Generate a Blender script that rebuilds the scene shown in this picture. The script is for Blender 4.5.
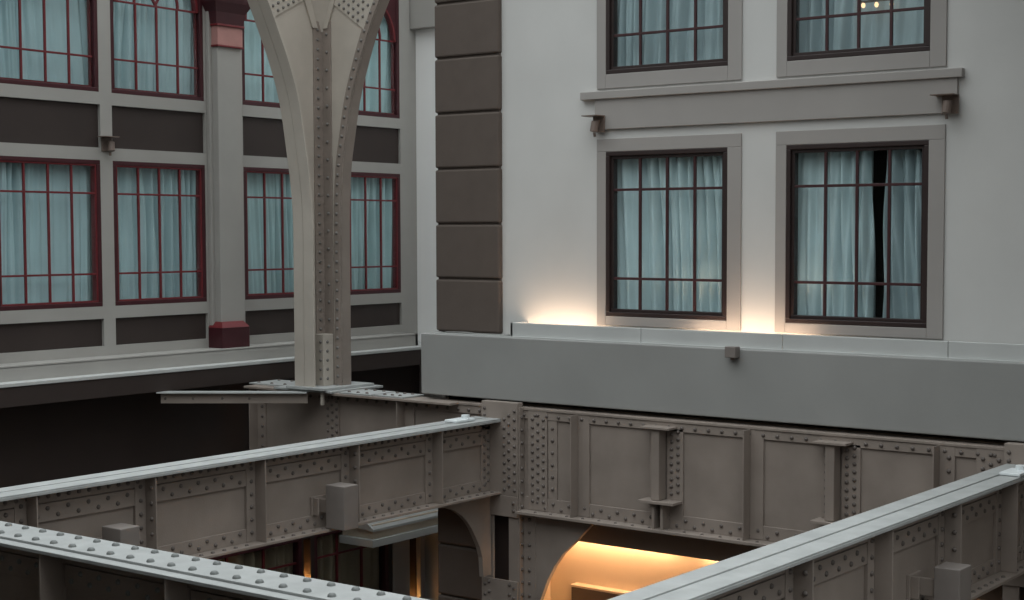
import bpy, bmesh, math, random
from mathutils import Vector, Matrix
random.seed(7)
S = bpy.context.scene
for o in list(bpy.data.objects):
    bpy.data.objects.remove(o)
COL = S.collection

# ------------------------------------------------------------------ camera
# eye at the origin; X runs along the right-hand building, Y along the left-hand one
FPX, CXP, CYP, PITCH, YAW = 1530.0, 600.0, 323.2, 0.05879, 0.61554
cam = bpy.data.cameras.new('camera')
cam.sensor_fit = 'HORIZONTAL'; cam.sensor_width = 36.0
cam.lens = FPX * 36.0 / 1024.0
cam.shift_x = -(CXP - 512) / 1024.0
cam.shift_y = (CYP - 300) / 1024.0
cam.clip_end = 200
camo = bpy.data.objects.new('camera', cam); COL.objects.link(camo)
camo.location = (0, 0, 0)
camo.rotation_euler = (math.pi / 2 - PITCH, 0, YAW)
S.camera = camo
_fw = Vector((-math.sin(YAW) * math.cos(PITCH), math.cos(YAW) * math.cos(PITCH), -math.sin(PITCH)))
_rt = Vector((math.cos(YAW), math.sin(YAW), 0)); _dn = -_rt.cross(_fw)
def in_frame(p, m=4):
    p = Vector(p); z = p.dot(_fw)
    if z < .5: return False
    x = CXP + FPX * p.dot(_rt) / z; y = CYP + FPX * p.dot(_dn) / z
    return -m < x < 1024 + m and -m < y < 600 + m

# ------------------------------------------------------------------ light: an overcast sky over the open court
w = bpy.data.worlds.new('world'); S.world = w; w.use_nodes = True
nt = w.node_tree; nt.nodes.clear()
out = nt.nodes.new('ShaderNodeOutputWorld'); bg = nt.nodes.new('ShaderNodeBackground')
tc = nt.nodes.new('ShaderNodeTexCoord'); sx = nt.nodes.new('ShaderNodeSeparateXYZ')
rp = nt.nodes.new('ShaderNodeValToRGB')
nt.links.new(tc.outputs['Generated'], sx.inputs[0]); nt.links.new(sx.outputs['Z'], rp.inputs[0])
e = rp.color_ramp.elements
e[0].position = 0.0; e[0].color = (.10, .105, .105, 1)
e[1].position = 1.0; e[1].color = (.92, .98, 1, 1)
k = e.new(.45); k.color = (.30, .315, .315, 1)
k = e.new(.78); k.color = (.86, .91, .92, 1)
nt.links.new(rp.outputs[0], bg.inputs['Color']); bg.inputs['Strength'].default_value = 2.7
nt.links.new(bg.outputs[0], out.inputs[0])

S.view_settings.view_transform = 'Standard'; S.view_settings.look = 'None'
S.view_settings.gamma = 1; S.view_settings.use_curve_mapping = False
S.view_settings.exposure = 0.0
S.cycles.max_bounces = 6; S.cycles.diffuse_bounces = 4; S.cycles.transparent_max_bounces = 12

# ------------------------------------------------------------------ materials
def mat(name, col, rough=.6, var=.12, scale=3.0, bump=.0, bscale=40, spec=.4, metallic=0, stretch=(1, 1, 1)):
    m = bpy.data.materials.new(name); m.use_nodes = True
    n = m.node_tree; b = n.nodes['Principled BSDF']
    b.inputs['Roughness'].default_value = rough; b.inputs['Metallic'].default_value = metallic
    b.inputs['Specular IOR Level'].default_value = spec
    t = n.nodes.new('ShaderNodeTexCoord'); mp = n.nodes.new('ShaderNodeMapping')
    mp.inputs['Scale'].default_value = stretch
    n.links.new(t.outputs['Object'], mp.inputs[0])
    a = n.nodes.new('ShaderNodeTexNoise'); a.inputs['Scale'].default_value = scale; a.inputs['Detail'].default_value = 6
    n.links.new(mp.outputs[0], a.inputs['Vector'])
    r = n.nodes.new('ShaderNodeValToRGB')
    r.color_ramp.elements[0].position = .3; r.color_ramp.elements[1].position = .7
    r.color_ramp.elements[0].color = tuple(c * (1 - var) for c in col) + (1,)
    r.color_ramp.elements[1].color = tuple(min(1, c * (1 + var)) for c in col) + (1,)
    n.links.new(a.outputs['Fac'], r.inputs[0]); n.links.new(r.outputs[0], b.inputs['Base Color'])
    if bump:
        c = n.nodes.new('ShaderNodeTexNoise'); c.inputs['Scale'].default_value = bscale
        n.links.new(t.outputs['Object'], c.inputs['Vector'])
        bp = n.nodes.new('ShaderNodeBump'); bp.inputs['Strength'].default_value = bump; bp.inputs['Distance'].default_value = .01
        n.links.new(c.outputs['Fac'], bp.inputs['Height']); n.links.new(bp.outputs[0], b.inputs['Normal'])
    return m
def emit(name, col, strength):
    m = bpy.data.materials.new(name); m.use_nodes = True
    n = m.node_tree; n.nodes.clear()
    o = n.nodes.new('ShaderNodeOutputMaterial'); x = n.nodes.new('ShaderNodeEmission')
    x.inputs[0].default_value = (*col, 1); x.inputs[1].default_value = strength
    n.links.new(x.outputs[0], o.inputs[0]); return m
def glass_mat(name, tint):
    m = bpy.data.materials.new(name); m.use_nodes = True
    n = m.node_tree; n.nodes.clear()
    o = n.nodes.new('ShaderNodeOutputMaterial'); mx = n.nodes.new('ShaderNodeMixShader')
    t = n.nodes.new('ShaderNodeBsdfTransparent'); g = n.nodes.new('ShaderNodeBsdfGlossy')
    lw = n.nodes.new('ShaderNodeLayerWeight'); lw.inputs[0].default_value = .5
    pw = n.nodes.new('ShaderNodeMath'); pw.operation = 'POWER'; pw.inputs[1].default_value = 4
    n.links.new(lw.outputs['Facing'], pw.inputs[0])
    f = n.nodes.new('ShaderNodeMath'); f.operation = 'MULTIPLY_ADD'; f.inputs[1].default_value = .6; f.inputs[2].default_value = .025
    n.links.new(pw.outputs[0], f.inputs[0])
    t.inputs[0].default_value = (*tint, 1); g.inputs['Roughness'].default_value = .03
    n.links.new(f.outputs[0], mx.inputs[0]); n.links.new(t.outputs[0], mx.inputs[1]); n.links.new(g.outputs[0], mx.inputs[2])
    n.links.new(mx.outputs[0], o.inputs[0]); return m
M = {
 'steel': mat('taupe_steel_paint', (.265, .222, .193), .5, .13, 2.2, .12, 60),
 'steel_top': mat('taupe_steel_paint_dusty_lit', (.36, .37, .365), .55, .10, 5, .12, 60),  # dusty tops, also lightened to carry the light from above
 'white_wall': mat('white_plaster', (.56, .555, .54), .8, .04, 1.2, .06, 90),
 'bright_wall': mat('bright_white_plaster', (.86, .86, .85), .8, .02, 1.2),
 'rivet': mat('rivet_paint_with_shade', (.125, .105, .094), .5, .10, 6),  # rivet heads: their shade is put into a darker colour
 'rivet_grey': mat('column_rivet_paint_with_shade', (.17, .16, .148), .5, .10, 6),  # column rivets, darkened for the shade on their heads
 'rivet_dusty_shade': mat('dusty_rivet_paint_with_shade', (.18, .19, .185), .55, .10, 6),  # rivets of the dusty girder, with their shade in the colour
 'beam_brown': mat('brown_beam_paint', (.26, .19, .145), .7, .06, 4, .1, 60),
 'column': mat('grey_taupe_column_paint', (.47, .425, .372), .5, .08, 2.2, .12, 60),
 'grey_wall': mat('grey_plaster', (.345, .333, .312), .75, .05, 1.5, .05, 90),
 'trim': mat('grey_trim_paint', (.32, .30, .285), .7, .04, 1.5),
 'fascia': mat('grey_fascia_render', (.285, .285, .275), .75, .07, .9, .06, 40),
 'curb': mat('pale_curb_paint', (.48, .49, .48), .7, .05, 2),
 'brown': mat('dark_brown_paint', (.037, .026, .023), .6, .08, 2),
 'quoin': mat('brown_quoin_render', (.100, .078, .066), .75, .06, 4, .2, 120),
 'maroon': mat('maroon_paint', (.052, .011, .015), .45, .10, 6),
 'red': mat('red_bead_paint', (.15, .020, .024), .4, .10, 6),
 'pink': mat('pink_band_paint', (.40, .20, .18), .6, .06, 6),
 'frame': mat('dark_brown_frame_paint', (.030, .019, .018), .4, .10, 6),
 'muntin': mat('brown_red_muntin_paint', (.050, .018, .020), .4, .10, 6),
 'bead': mat('pale_window_bead', (.40, .39, .37), .6, .05, 6),
 'curtain_blue': mat('blue_grey_curtain_cloth', (.70, .765, .78), .9, .06, 2.5, .1, 200, .1),
 'curtain_teal': mat('teal_curtain_cloth', (.56, .655, .675), .9, .06, 2.5, .1, 200, .1),
 'curtain_pale': mat('pale_curtain_cloth', (.58, .70, .71), .9, .06, 2.5, .1, 200, .1),
 'curtain_grey': mat('grey_curtain_cloth', (.50, .55, .57), .9, .06, 2.5, .1, 200, .1),
 'curtain_tan': mat('tan_curtain_cloth', (.36, .26, .18), .9, .08, 2.5, .1, 200, .1),
 'dark': mat('dark_room_lining', (.012, .010, .009), .9, .1, 2),
 'box': mat('grey_brown_box_paint', (.20, .175, .16), .5, .08, 4),
 'white_metal': mat('white_metal', (.70, .74, .75), .4, .04, 6),
 'fitting': mat('brown_fitting_metal', (.16, .12, .10), .45, .15, 12),
 'floor': mat('brown_floor', (.06, .045, .035), .5, .2, 1),
 'cream': mat('cream_plaster', (.62, .53, .42), .8, .05, 1.2),
 'cable': mat('grey_cable', (.22, .22, .21), .6, .1, 9),
 'glass': glass_mat('window_glass', (.93, .98, .985)),
 'warm': emit('warm_white_lamp', (1, .70, .48), 31),
 'orange': emit('amber_lamp', (1, .60, .31), 38),
 'slot': emit('amber_slot_lamp', (1, .47, .12), 130),
 'glow_spot': emit('warm_spot_glow', (1, .62, .34), 1.7),
}

# ------------------------------------------------------------------ helpers
def mapR(u, n, z): return (u, 14.6 - n, z)           # on the right-hand building, n towards the court
def mapL(u, n, z): return (-16.8 + n, u, z)          # on the left-hand building
def mapW(x, y, z): return (x, y, z)
def mapX(X0): return lambda u, n, z: (X0 + n, u, z)  # member running along Y, n to its camera side
def mapY(Y0): return lambda u, n, z: (u, Y0 - n, z)  # member running along X
def bx(bm, mp, u0, u1, n0, n1, z0, z1):
    p, q = mp(u0, n0, z0), mp(u1, n1, z1)
    a = [min(i, j) for i, j in zip(p, q)]; b = [max(i, j) for i, j in zip(p, q)]
    v = [bm.verts.new((x, y, z)) for z in (a[2], b[2]) for y in (a[1], b[1]) for x in (a[0], b[0])]
    for f in ((0, 2, 3, 1), (4, 5, 7, 6), (0, 1, 5, 4), (2, 6, 7, 3), (0, 4, 6, 2), (1, 3, 7, 5)):
        bm.faces.new([v[i] for i in f])
def prism(bm, mp, pts, n0, n1):
    """closed polygon pts (u,z) extruded between n0 and n1"""
    a = [bm.verts.new(mp(u, n0, z)) for u, z in pts]; b = [bm.verts.new(mp(u, n1, z)) for u, z in pts]
    k = len(pts)
    bm.faces.new(a); bm.faces.new(b[::-1])
    for i in range(k):
        bm.faces.new((a[i], b[i], b[(i + 1) % k], a[(i + 1) % k]))
def band(bm, mp, pts, n0, n1, t, side=1):
    """strip of thickness t following the open curve pts (u,z), spanning n0..n1"""
    off = []
    for i, (u, z) in enumerate(pts):
        a = pts[max(0, i - 1)]; b = pts[min(len(pts) - 1, i + 1)]
        d = Vector((b[0] - a[0], b[1] - a[1])).normalized()
        off.append((u - d.y * t * side, z + d.x * t * side))
    prev = None
    for (u, z), (u2, z2) in zip(pts, off):
        r = [bm.verts.new(mp(*c)) for c in ((u, n0, z), (u, n1, z), (u2, n1, z2), (u2, n0, z2))]
        if prev:
            for i in range(4):
                bm.faces.new((prev[i], prev[(i + 1) % 4], r[(i + 1) % 4], r[i]))
        else: bm.faces.new(r)
        prev = r
    bm.faces.new(prev[::-1])
def tube(bm, pts, r, seg=8):
    prev = None
    for i, p in enumerate(pts):
        p = Vector(p); d = (Vector(pts[min(i + 1, len(pts) - 1)]) - Vector(pts[max(i - 1, 0)])).normalized()
        a = d.orthogonal().normalized() if abs(d.z) > .9 else d.cross(Vector((0, 0, 1))).normalized()
        b = d.cross(a)
        ring = [bm.verts.new(p + a * r * math.cos(t) + b * r * math.sin(t)) for t in [2 * math.pi * k / seg for k in range(seg)]]
        if prev:
            for k in range(seg): bm.faces.new((prev[k], prev[(k + 1) % seg], ring[(k + 1) % seg], ring[k]))
        else: bm.faces.new(ring)
        prev = ring
    bm.faces.new(prev[::-1])
def base(p):
    v = Vector((0, 0, 0))
    while p is not None: v += p.location; p = p.parent
    return v
def obj(name, bm, m, parent=None, bevel=0, smooth=False):
    bmesh.ops.recalc_face_normals(bm, faces=bm.faces)
    me = bpy.data.meshes.new(name)
    c = base(parent)
    if parent is None:                                # a thing of one mesh: origin at the middle of its base
        lo = Vector([min(v.co[i] for v in bm.verts) for i in range(3)]); hi = Vector([max(v.co[i] for v in bm.verts) for i in range(3)])
        c = Vector(((lo.x + hi.x) / 2, (lo.y + hi.y) / 2, lo.z))
    bmesh.ops.translate(bm, verts=bm.verts, vec=-c)
    bm.to_mesh(me); bm.free(); me.materials.append(M[m])
    o = bpy.data.objects.new(name, me); COL.objects.link(o)
    if parent is not None: o.parent = parent
    else: o.location = c
    if smooth:
        for p in me.polygons: p.use_smooth = True
    if bevel:
        b = o.modifiers.new('bevel', 'BEVEL'); b.width = bevel; b.segments = 2; b.limit_method = 'ANGLE'
        b.angle_limit = math.radians(50)
    return o
def tag(o, label=None, cat=None, group=None, kind=None):
    if label: o['label'] = label
    if cat: o['category'] = cat
    if group: o['group'] = group
    if kind: o['kind'] = kind
    return o
def thing(name, loc, label, cat, group=None, kind=None):
    o = bpy.data.objects.new(name, None); COL.objects.link(o); o.location = loc
    o.empty_display_size = .2
    return tag(o, label, cat, group, kind)
def box_obj(name, mp, dims, m, parent=None, bevel=0):
    bm = bmesh.new(); bx(bm, mp, *dims); return obj(name, bm, m, parent, bevel)

# a rivet head: one shared mesh, a dome on a flat ring
def rivet_bm(bm, mtx, r, seg=8):
    rings = [(1.0, 0), (.93, .38), (.64, .72)]
    prev = None
    for rr, h in rings:
        ring = [bm.verts.new(mtx @ Vector((rr * r * math.cos(2 * math.pi * k / seg), rr * r * math.sin(2 * math.pi * k / seg), h * r))) for k in range(seg)]
        if prev:
            for k in range(seg): bm.faces.new((prev[k], prev[(k + 1) % seg], ring[(k + 1) % seg], ring[k]))
        prev = ring
    top = bm.verts.new(mtx @ Vector((0, 0, .84 * r)))
    for k in range(seg): bm.faces.new((prev[k], prev[(k + 1) % seg], top))
_riv = {}
def rivet_mesh(m):
    if m not in _riv:
        bm = bmesh.new(); rivet_bm(bm, Matrix.Identity(4), 1.0)
        me = bpy.data.meshes.new('rivet'); bm.to_mesh(me); bm.free(); me.materials.append(M[m])
        for p in me.polygons: p.use_smooth = True
        _riv[m] = me
    return _riv[m]
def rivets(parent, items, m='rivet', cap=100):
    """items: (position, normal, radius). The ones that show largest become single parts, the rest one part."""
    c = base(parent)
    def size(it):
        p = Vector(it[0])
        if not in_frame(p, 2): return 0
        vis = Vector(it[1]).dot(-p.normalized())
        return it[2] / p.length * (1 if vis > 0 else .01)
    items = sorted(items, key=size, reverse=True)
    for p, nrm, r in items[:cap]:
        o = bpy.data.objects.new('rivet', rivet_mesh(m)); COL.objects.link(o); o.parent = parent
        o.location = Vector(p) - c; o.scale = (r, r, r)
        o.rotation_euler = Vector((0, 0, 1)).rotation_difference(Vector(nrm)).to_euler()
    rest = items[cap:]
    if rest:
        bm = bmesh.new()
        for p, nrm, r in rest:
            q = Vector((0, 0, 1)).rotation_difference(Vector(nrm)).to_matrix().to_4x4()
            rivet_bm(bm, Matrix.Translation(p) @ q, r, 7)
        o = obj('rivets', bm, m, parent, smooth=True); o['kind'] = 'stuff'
def frange(a, b, step):
    k = max(1, round((b - a) / step)); return [a + (b - a) * (i + .5) / k for i in range(k)]

def wall_mesh(bm, mp, u0, u1, z0, z1, holes, depth):
    """front skin with rectangular holes (u0,u1,z0,z1[,depth]) and their reveals"""
    us = sorted({u0, u1, *[h[0] for h in holes], *[h[1] for h in holes]})
    zs = sorted({z0, z1, *[h[2] for h in holes], *[h[3] for h in holes]})
    us = [u for u in us if u0 <= u <= u1]; zs = [z for z in zs if z0 <= z <= z1]
    V = {}
    def v(u, n, z):
        k = (round(u, 4), n, round(z, 4))
        if k not in V: V[k] = bm.verts.new(mp(u, n, z))
        return V[k]
    for a, b in zip(us, us[1:]):
        for c, d in zip(zs, zs[1:]):
            mu, mz = (a + b) / 2, (c + d) / 2
            if any(h[0] < mu < h[1] and h[2] < mz < h[3] for h in holes): continue
            bm.faces.new((v(a, 0, c), v(b, 0, c), v(b, 0, d), v(a, 0, d)))
    for h in holes:
        dp = h[4] if len(h) > 4 else depth
        a, b, c, d = h[:4]
        q = [bm.verts.new(mp(*x)) for x in ((a, 0, c), (b, 0, c), (b, 0, d), (a, 0, d))]
        r = [bm.verts.new(mp(*x)) for x in ((a, -dp, c), (b, -dp, c), (b, -dp, d), (a, -dp, d))]
        for i in range(4): bm.faces.new((q[i], q[(i + 1) % 4], r[(i + 1) % 4], r[i]))
        if len(h) > 4: bm.faces.new(r)
def lining(bm, mp, u0, u1, z0, z1, n0, n1):
    """five sides of a closed box, open towards n0"""
    a = [bm.verts.new(mp(*x)) for x in ((u0, n0, z0), (u1, n0, z0), (u1, n0, z1), (u0, n0, z1))]
    b = [bm.verts.new(mp(*x)) for x in ((u0, n1, z0), (u1, n1, z0), (u1, n1, z1), (u0, n1, z1))]
    bm.faces.new(b)
    for i in range(4): bm.faces.new((a[i], a[(i + 1) % 4], b[(i + 1) % 4], b[i]))

# ------------------------------------------------------------------ setting: right-hand building
RT, RB, UB = .94, -.965, 1.83          # window head, window sill, sill of the floor above
RW = [(-10.23, -8.60), (-7.87, -6.25)]
holesR = [(a, b, RB, RT) for a, b in RW] + [(a, b, UB, UB + 1.905) for a, b in RW]
bm = bmesh.new(); wall_mesh(bm, mapR, -12.76, 4.0, -2.0, 4.0, holesR, .36)
wall_r = tag(obj('wall_right', bm, 'white_wall'), 'pale plaster wall with the brown framed windows and corner blocks', 'wall', kind='structure')
bm = bmesh.new(); lining(bm, mapR, -12.7, 4.0, -2.0, 4.0, 0, -2.2)
obj('room_lining', bm, 'dark', wall_r)
box_obj('side_wall', mapW, (-12.78, -12.72, 14.61, 18.7, -9.0, 4.0), 'bright_wall', wall_r)

# corner blocks: above the fascia and again below the girder
qz = [-1.235, -.567, .115, .80, 1.485, 2.17, 2.845, 3.53, 4.0]
qt = thing('trim_1', (-12.3, 14.55, -1.235), 'brown rusticated corner blocks climbing the edge of the pale wall', 'corner blocks', kind='structure')
for a, b in zip(qz, qz[1:]):
    box_obj('quoin_block', mapW, (-12.81, -11.785, 14.53, 14.95, a + .012, b - .012), 'quoin', qt, .022)
box_obj('joint_bed', mapW, (-12.79, -11.80, 14.565, 14.95, -1.235, 3.98), 'quoin', qt)
qz2 = [-6.57, -5.91, -5.25, -4.59, -3.935, -3.27, -2.6]
qt2 = thing('trim_2', (-12.3, 14.55, -6.57), 'dark brown corner blocks in shade below the girders', 'corner blocks', kind='structure')
for a, b in zip(qz2, qz2[1:]):
    box_obj('quoin_block', mapW, (-12.81, -11.785, 14.53, 14.95, a + .012, b - .012), 'quoin', qt2, .022)
box_obj('joint_bed', mapW, (-12.79, -11.80, 14.565, 14.95, -9, -2.4), 'quoin', qt2)

# moulding between the two floors
mt = thing('trim_3', (-8.2, 14.6, 1.195), 'grey moulding between the upper and lower brown framed windows', 'moulding', kind='structure')
box_obj('ledge', mapR, (-10.56, -5.885, 0, .075, 1.545, 1.637), 'trim', mt, .008)
box_obj('frieze', mapR, (-10.37, -5.945, 0, .045, 1.197, 1.545), 'trim', mt, .006)

# fascia and the pale curb that hides the uplights
ft = thing('trim_4', (-4.4, 14.25, -2.0), 'broad grey fascia running under the pale wall', 'fascia', kind='structure')
box_obj('fascia_panel', mapW, (-12.815, 4.0, 14.25, 14.62, -2.0, -1.245), 'fascia', ft, .012)
box_obj('fascia_lip', mapW, (-12.60, 4.0, 14.262, 14.30, -1.245, -1.228), 'curb', ft)
ct = thing('trim_5', (-3.7, 14.3, -1.25), 'pale curb on top of the grey fascia hiding the uplights', 'curb', kind='structure')
bm = bmesh.new()
xs = [-11.43, -9.55, -7.75, -5.9, -3.9, -1.5, 4.0]
for a, b in zip(xs, xs[1:]): bx(bm, mapW, a + .003, b - .003, 14.30, 14.345, -1.245, -1.068)
bx(bm, mapW, -11.43, -11.39, 14.30, 14.6, -1.245, -1.068)
obj('curb_board', bm, 'curb', ct, .005)

# ------------------------------------------------------------------ setting: left-hand building
LW = [(11.0, 12.53), (12.725, 14.255), (14.95, 16.48), (16.69, 18.22)]
LB_, LT_ = -.953, .945
holesL = []
for a, b in LW:
    holesL += [(a, b, LB_, LT_), (a, b, 1.825, 4.2), (a, b + .012, 1.107, 1.665, .06), (a, b + .012, -1.474, -1.115, .06)]
LW0 = [(7.0, 8.53), (8.725, 10.255)]
bm = bmesh.new(); wall_mesh(bm, mapL, -1.5, 18.45, -1.82, 5.2, holesL, .36)
wall_l = tag(obj('wall_left', bm, 'grey_wall'), 'grey wall with the red framed windows and dark brown panels', 'wall', kind='structure')
bm = bmesh.new(); lining(bm, mapL, -1.5, 18.45, -1.9, 5.2, -.01, -2.2); obj('room_lining', bm, 'dark', wall_l)
for a, b in LW:
    for z0, z1 in ((1.107, 1.665), (-1.474, -1.115)):
        box_obj('wall_panel', mapL, (a + .003, b + .009, -.058, -.045, z0 + .003, z1 - .003), 'brown', wall_l)
# pilaster strip closing the wall towards the corner
box_obj('edge_strip', mapL, (18.452, 18.64, -.5, -.03, -1.82, 5.2), 'grey_wall', wall_l)
# far return wall seen as a bright strip, with the boxed beam end above
wb = tag(box_obj('wall_back', mapW, (-17.2, -12.0, 18.64, 18.84, -2.0, 5.2), 'bright_wall'), 'bright white strip of wall between the left wall and the corner blocks', 'wall', kind='structure')
tag(box_obj('trim_6', mapW, (-16.99, -12.82, 18.50, 18.64, 3.27, 4.0), 'grey_wall', None, .01), 'grey boxed beam end at the top of the white strip', 'beam casing', kind='structure')

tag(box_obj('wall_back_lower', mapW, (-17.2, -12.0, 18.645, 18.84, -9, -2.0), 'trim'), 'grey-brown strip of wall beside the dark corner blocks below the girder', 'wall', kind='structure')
# pilaster between the two window pairs
def pilaster(y0, y1, name, label):
    t = thing(name, (-16.7, (y0 + y1) / 2, -1.61), label, 'pilaster', kind='structure')
    bm = bmesh.new()
    bx(bm, mapL, y0, y1, 0, .18, -1.25, 2.58); bx(bm, mapL, y0 - .055, y1 + .055, 0, .07, -1.6, 4.5)
    obj('shaft', bm, 'grey_wall', t, .012)
    bm = bmesh.new()                                           # plinth with a sloped top
    a, b = y0 - .08, y1 - .08
    bx(bm, mapL, a, b + .07, 0, .29, -1.61, -1.315); obj('plinth', bm, 'maroon', t, .01)
    bm = bmesh.new()
    lo = [mapL(a, 0, -1.315), mapL(b + .07, 0, -1.315), mapL(b + .07, .29, -1.315), mapL(a, .29, -1.315)]
    hi = [mapL(a + .07, 0, -1.235), mapL(b + .02, 0, -1.235), mapL(b + .02, .21, -1.235), mapL(a + .07, .21, -1.235)]
    lo = [bm.verts.new(p) for p in lo]; hi = [bm.verts.new(p) for p in hi]
    bm.faces.new(lo[::-1]); bm.faces.new(hi)
    for i in range(4): bm.faces.new((lo[i], lo[(i + 1) % 4], hi[(i + 1) % 4], hi[i]))
    obj('plinth_cap', bm, 'red', t)
    box_obj('neck_band', mapL, (y0 - .01, y1 + .01, 0, .20, 2.60, 2.86), 'pink', t, .005)
    bm = bmesh.new(); bx(bm, mapL, y0 - .02, y1 + .02, 0, .215, 2.575, 2.60); bx(bm, mapL, y0 - .03, y1 + .03, 0, .225, 2.86, 2.89)
    obj('neck_bead', bm, 'red', t, .004)
    bm = bmesh.new()                                           # flaring capital
    pf = [(2.89, .20, .03), (3.05, .22, .05), (3.18, .29, .12), (3.25, .31, .14), (3.45, .31, .14)]
    prev = None
    for z, n, s in pf:
        r = [bm.verts.new(mapL(*c)) for c in ((y0 - s, 0, z), (y1 + s, 0, z), (y1 + s, n, z), (y0 - s, n, z))]
        if prev:
            for i in range(4): bm.faces.new((prev[i], prev[(i + 1) % 4], r[(i + 1) % 4], r[i]))
        else: bm.faces.new(r)
        prev = r
    bm.faces.new(prev); obj('capital', bm, 'maroon', t, .006)
pilaster(14.35, 14.78, 'trim_7', 'grey pilaster with maroon plinth and capital between the red framed windows')
pilaster(10.34, 10.77, 'trim_8', 'pilaster at the left edge of the photo, only its maroon plinth showing')

# curb, ledge and dark wall under the left windows
lt = thing('trim_9', (-16.4, 9.0, -2.05), 'pale ledge and curb under the red framed windows', 'ledge', kind='structure')
bm = bmesh.new(); bx(bm, mapW, -16.36, -16.30, -1.5, 18.06, -1.80, -1.585); bx(bm, mapW, -16.8, -16.30, 18.0, 18.06, -1.80, -1.585)
bx(bm, mapW, -16.8, -16.30, -1.5, 18.06, -1.62, -1.60)
obj('curb_board', bm, 'grey_wall', lt, .006)
box_obj('ledge_slab', mapW, (-16.85, -16.10, -1.5, 18.62, -1.82, -1.775), 'curb', lt, .006)
box_obj('ledge_fascia', mapW, (-16.75, -16.115, -1.5, 18.62, -2.06, -1.82), 'brown', lt, .004)

# lower storey on the left
bm = bmesh.new()
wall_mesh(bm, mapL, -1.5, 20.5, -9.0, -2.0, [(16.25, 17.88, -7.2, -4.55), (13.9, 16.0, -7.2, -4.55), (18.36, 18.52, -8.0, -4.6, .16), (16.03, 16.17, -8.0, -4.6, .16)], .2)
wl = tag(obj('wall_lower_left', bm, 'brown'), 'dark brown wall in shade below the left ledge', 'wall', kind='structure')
bm = bmesh.new(); lining(bm, mapL, -1.5, 20.5, -9.0, -1.95, -.01, -1.5); obj('room_lining', bm, 'dark', wl)
box_obj('pier', mapL, (17.95, 18.35, 0, .03, -9, -4.6), 'trim', wl, .01)
box_obj('pier', mapL, (18.53, 18.64, 0, .10, -9, -4.6), 'trim', wl, .01)
cn = thing('trim_10', (-16.4, 17.9, -4.78), 'pale box cornice below the riveted girder, over the dark lower windows', 'cornice', kind='structure')
bm = bmesh.new(); bx(bm, mapW, -16.8, -16.16, 16.85, 19.6, -4.66, -4.44); obj('frieze', bm, 'cream', cn, .006)
bm = bmesh.new(); prism(bm, lambda u, n, z: (u, n, z), [(-16.8, -4.46), (-16.10, -4.535), (-16.10, -4.50), (-16.22, -4.425), (-16.8, -4.40)], 16.80, 19.6); obj('cornice_top', bm, 'curb', cn)
box_obj('cornice_base', mapW, (-16.8, -16.09, 16.78, 19.6, -4.775, -4.66), 'curb', cn, .006)

# lower storey on the right: lit recess behind the girder
bm = bmesh.new()
bx(bm, mapW, -11.6, 4.0, 15.25, 15.4, -9, -3.2); bx(bm, mapW, -11.75, -11.55, 14.6, 15.4, -9, -2.3)
wr = tag(obj('wall_lower_right', bm, 'cream'), 'cream wall glowing amber in the recess under the big girder', 'wall', kind='structure')
tag(box_obj('trim_11', mapW, (-11.5, 4.0, 14.42, 14.62, -3.625, -2.05), 'beam_brown', None, .006), 'brown downstand beam above the amber lit recess', 'downstand beam', kind='structure')
tag(box_obj('ceiling', mapW, (-11.7, 4.0, 14.62, 15.3, -3.30, -3.2), 'beam_brown'), 'ceiling of the amber lit recess', 'ceiling', kind='structure')
tag(box_obj('wall_behind_girder', mapW, (-12.75, 4.0, 14.66, 14.75, -3.2, -2.0), 'dark'), 'dark wall closing the gap behind the big girder', 'wall', kind='structure')
# pit floor and the two walls behind the camera
tag(box_obj('floor', mapW, (-17, 4.2, -1.6, 20.5, -9.2, -9.0), 'floor'), 'dark floor far below the girders', 'floor', kind='structure')
tag(box_obj('wall_front', mapW, (-17, 4.2, -1.7, -1.5, -9, 3.0), 'white_wall'), 'wall of the court behind the viewpoint', 'wall', kind='structure')
tag(box_obj('wall_side', mapW, (4.0, 4.2, -1.6, 15.4, -9, -1.0), 'white_wall'), 'wall of the court to the right of the viewpoint', 'wall', kind='structure')
tag(box_obj('gallery_shade_slab', mapW, (-17, -1.5, -1.5, 4.2, 2.4, 2.8), 'grey_wall'), 'unseen slab added above the gallery to shade the nearest girder', 'ceiling', kind='structure')  # unseen, added to keep sky light off the near girder face
tag(box_obj('gallery_shade_floor', mapW, (-17, 4.0, -1.5, 4.0, -2.3, -1.95), 'floor'), 'unseen gallery floor added to shade the nearest girder', 'floor', kind='structure')  # unseen slab put in for its shade on the near girder

tag(box_obj('shade_block_right', mapW, (-2.0, 4.0, 11.0, 14.6, -9, 5.4), 'grey_wall'), 'unseen block added on the right to darken the pale wall', 'wall', kind='structure')  # added out of view to darken the right part of the pale wall
tag(box_obj('shade_slab_right', mapW, (-5.7, 4.0, 11.0, 14.6, 4.4, 4.7), 'grey_wall'), 'balcony slab added out of view over the right of the pale wall', 'shading', kind='structure')  # added out of view for soft shade on the upper right wall
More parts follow.
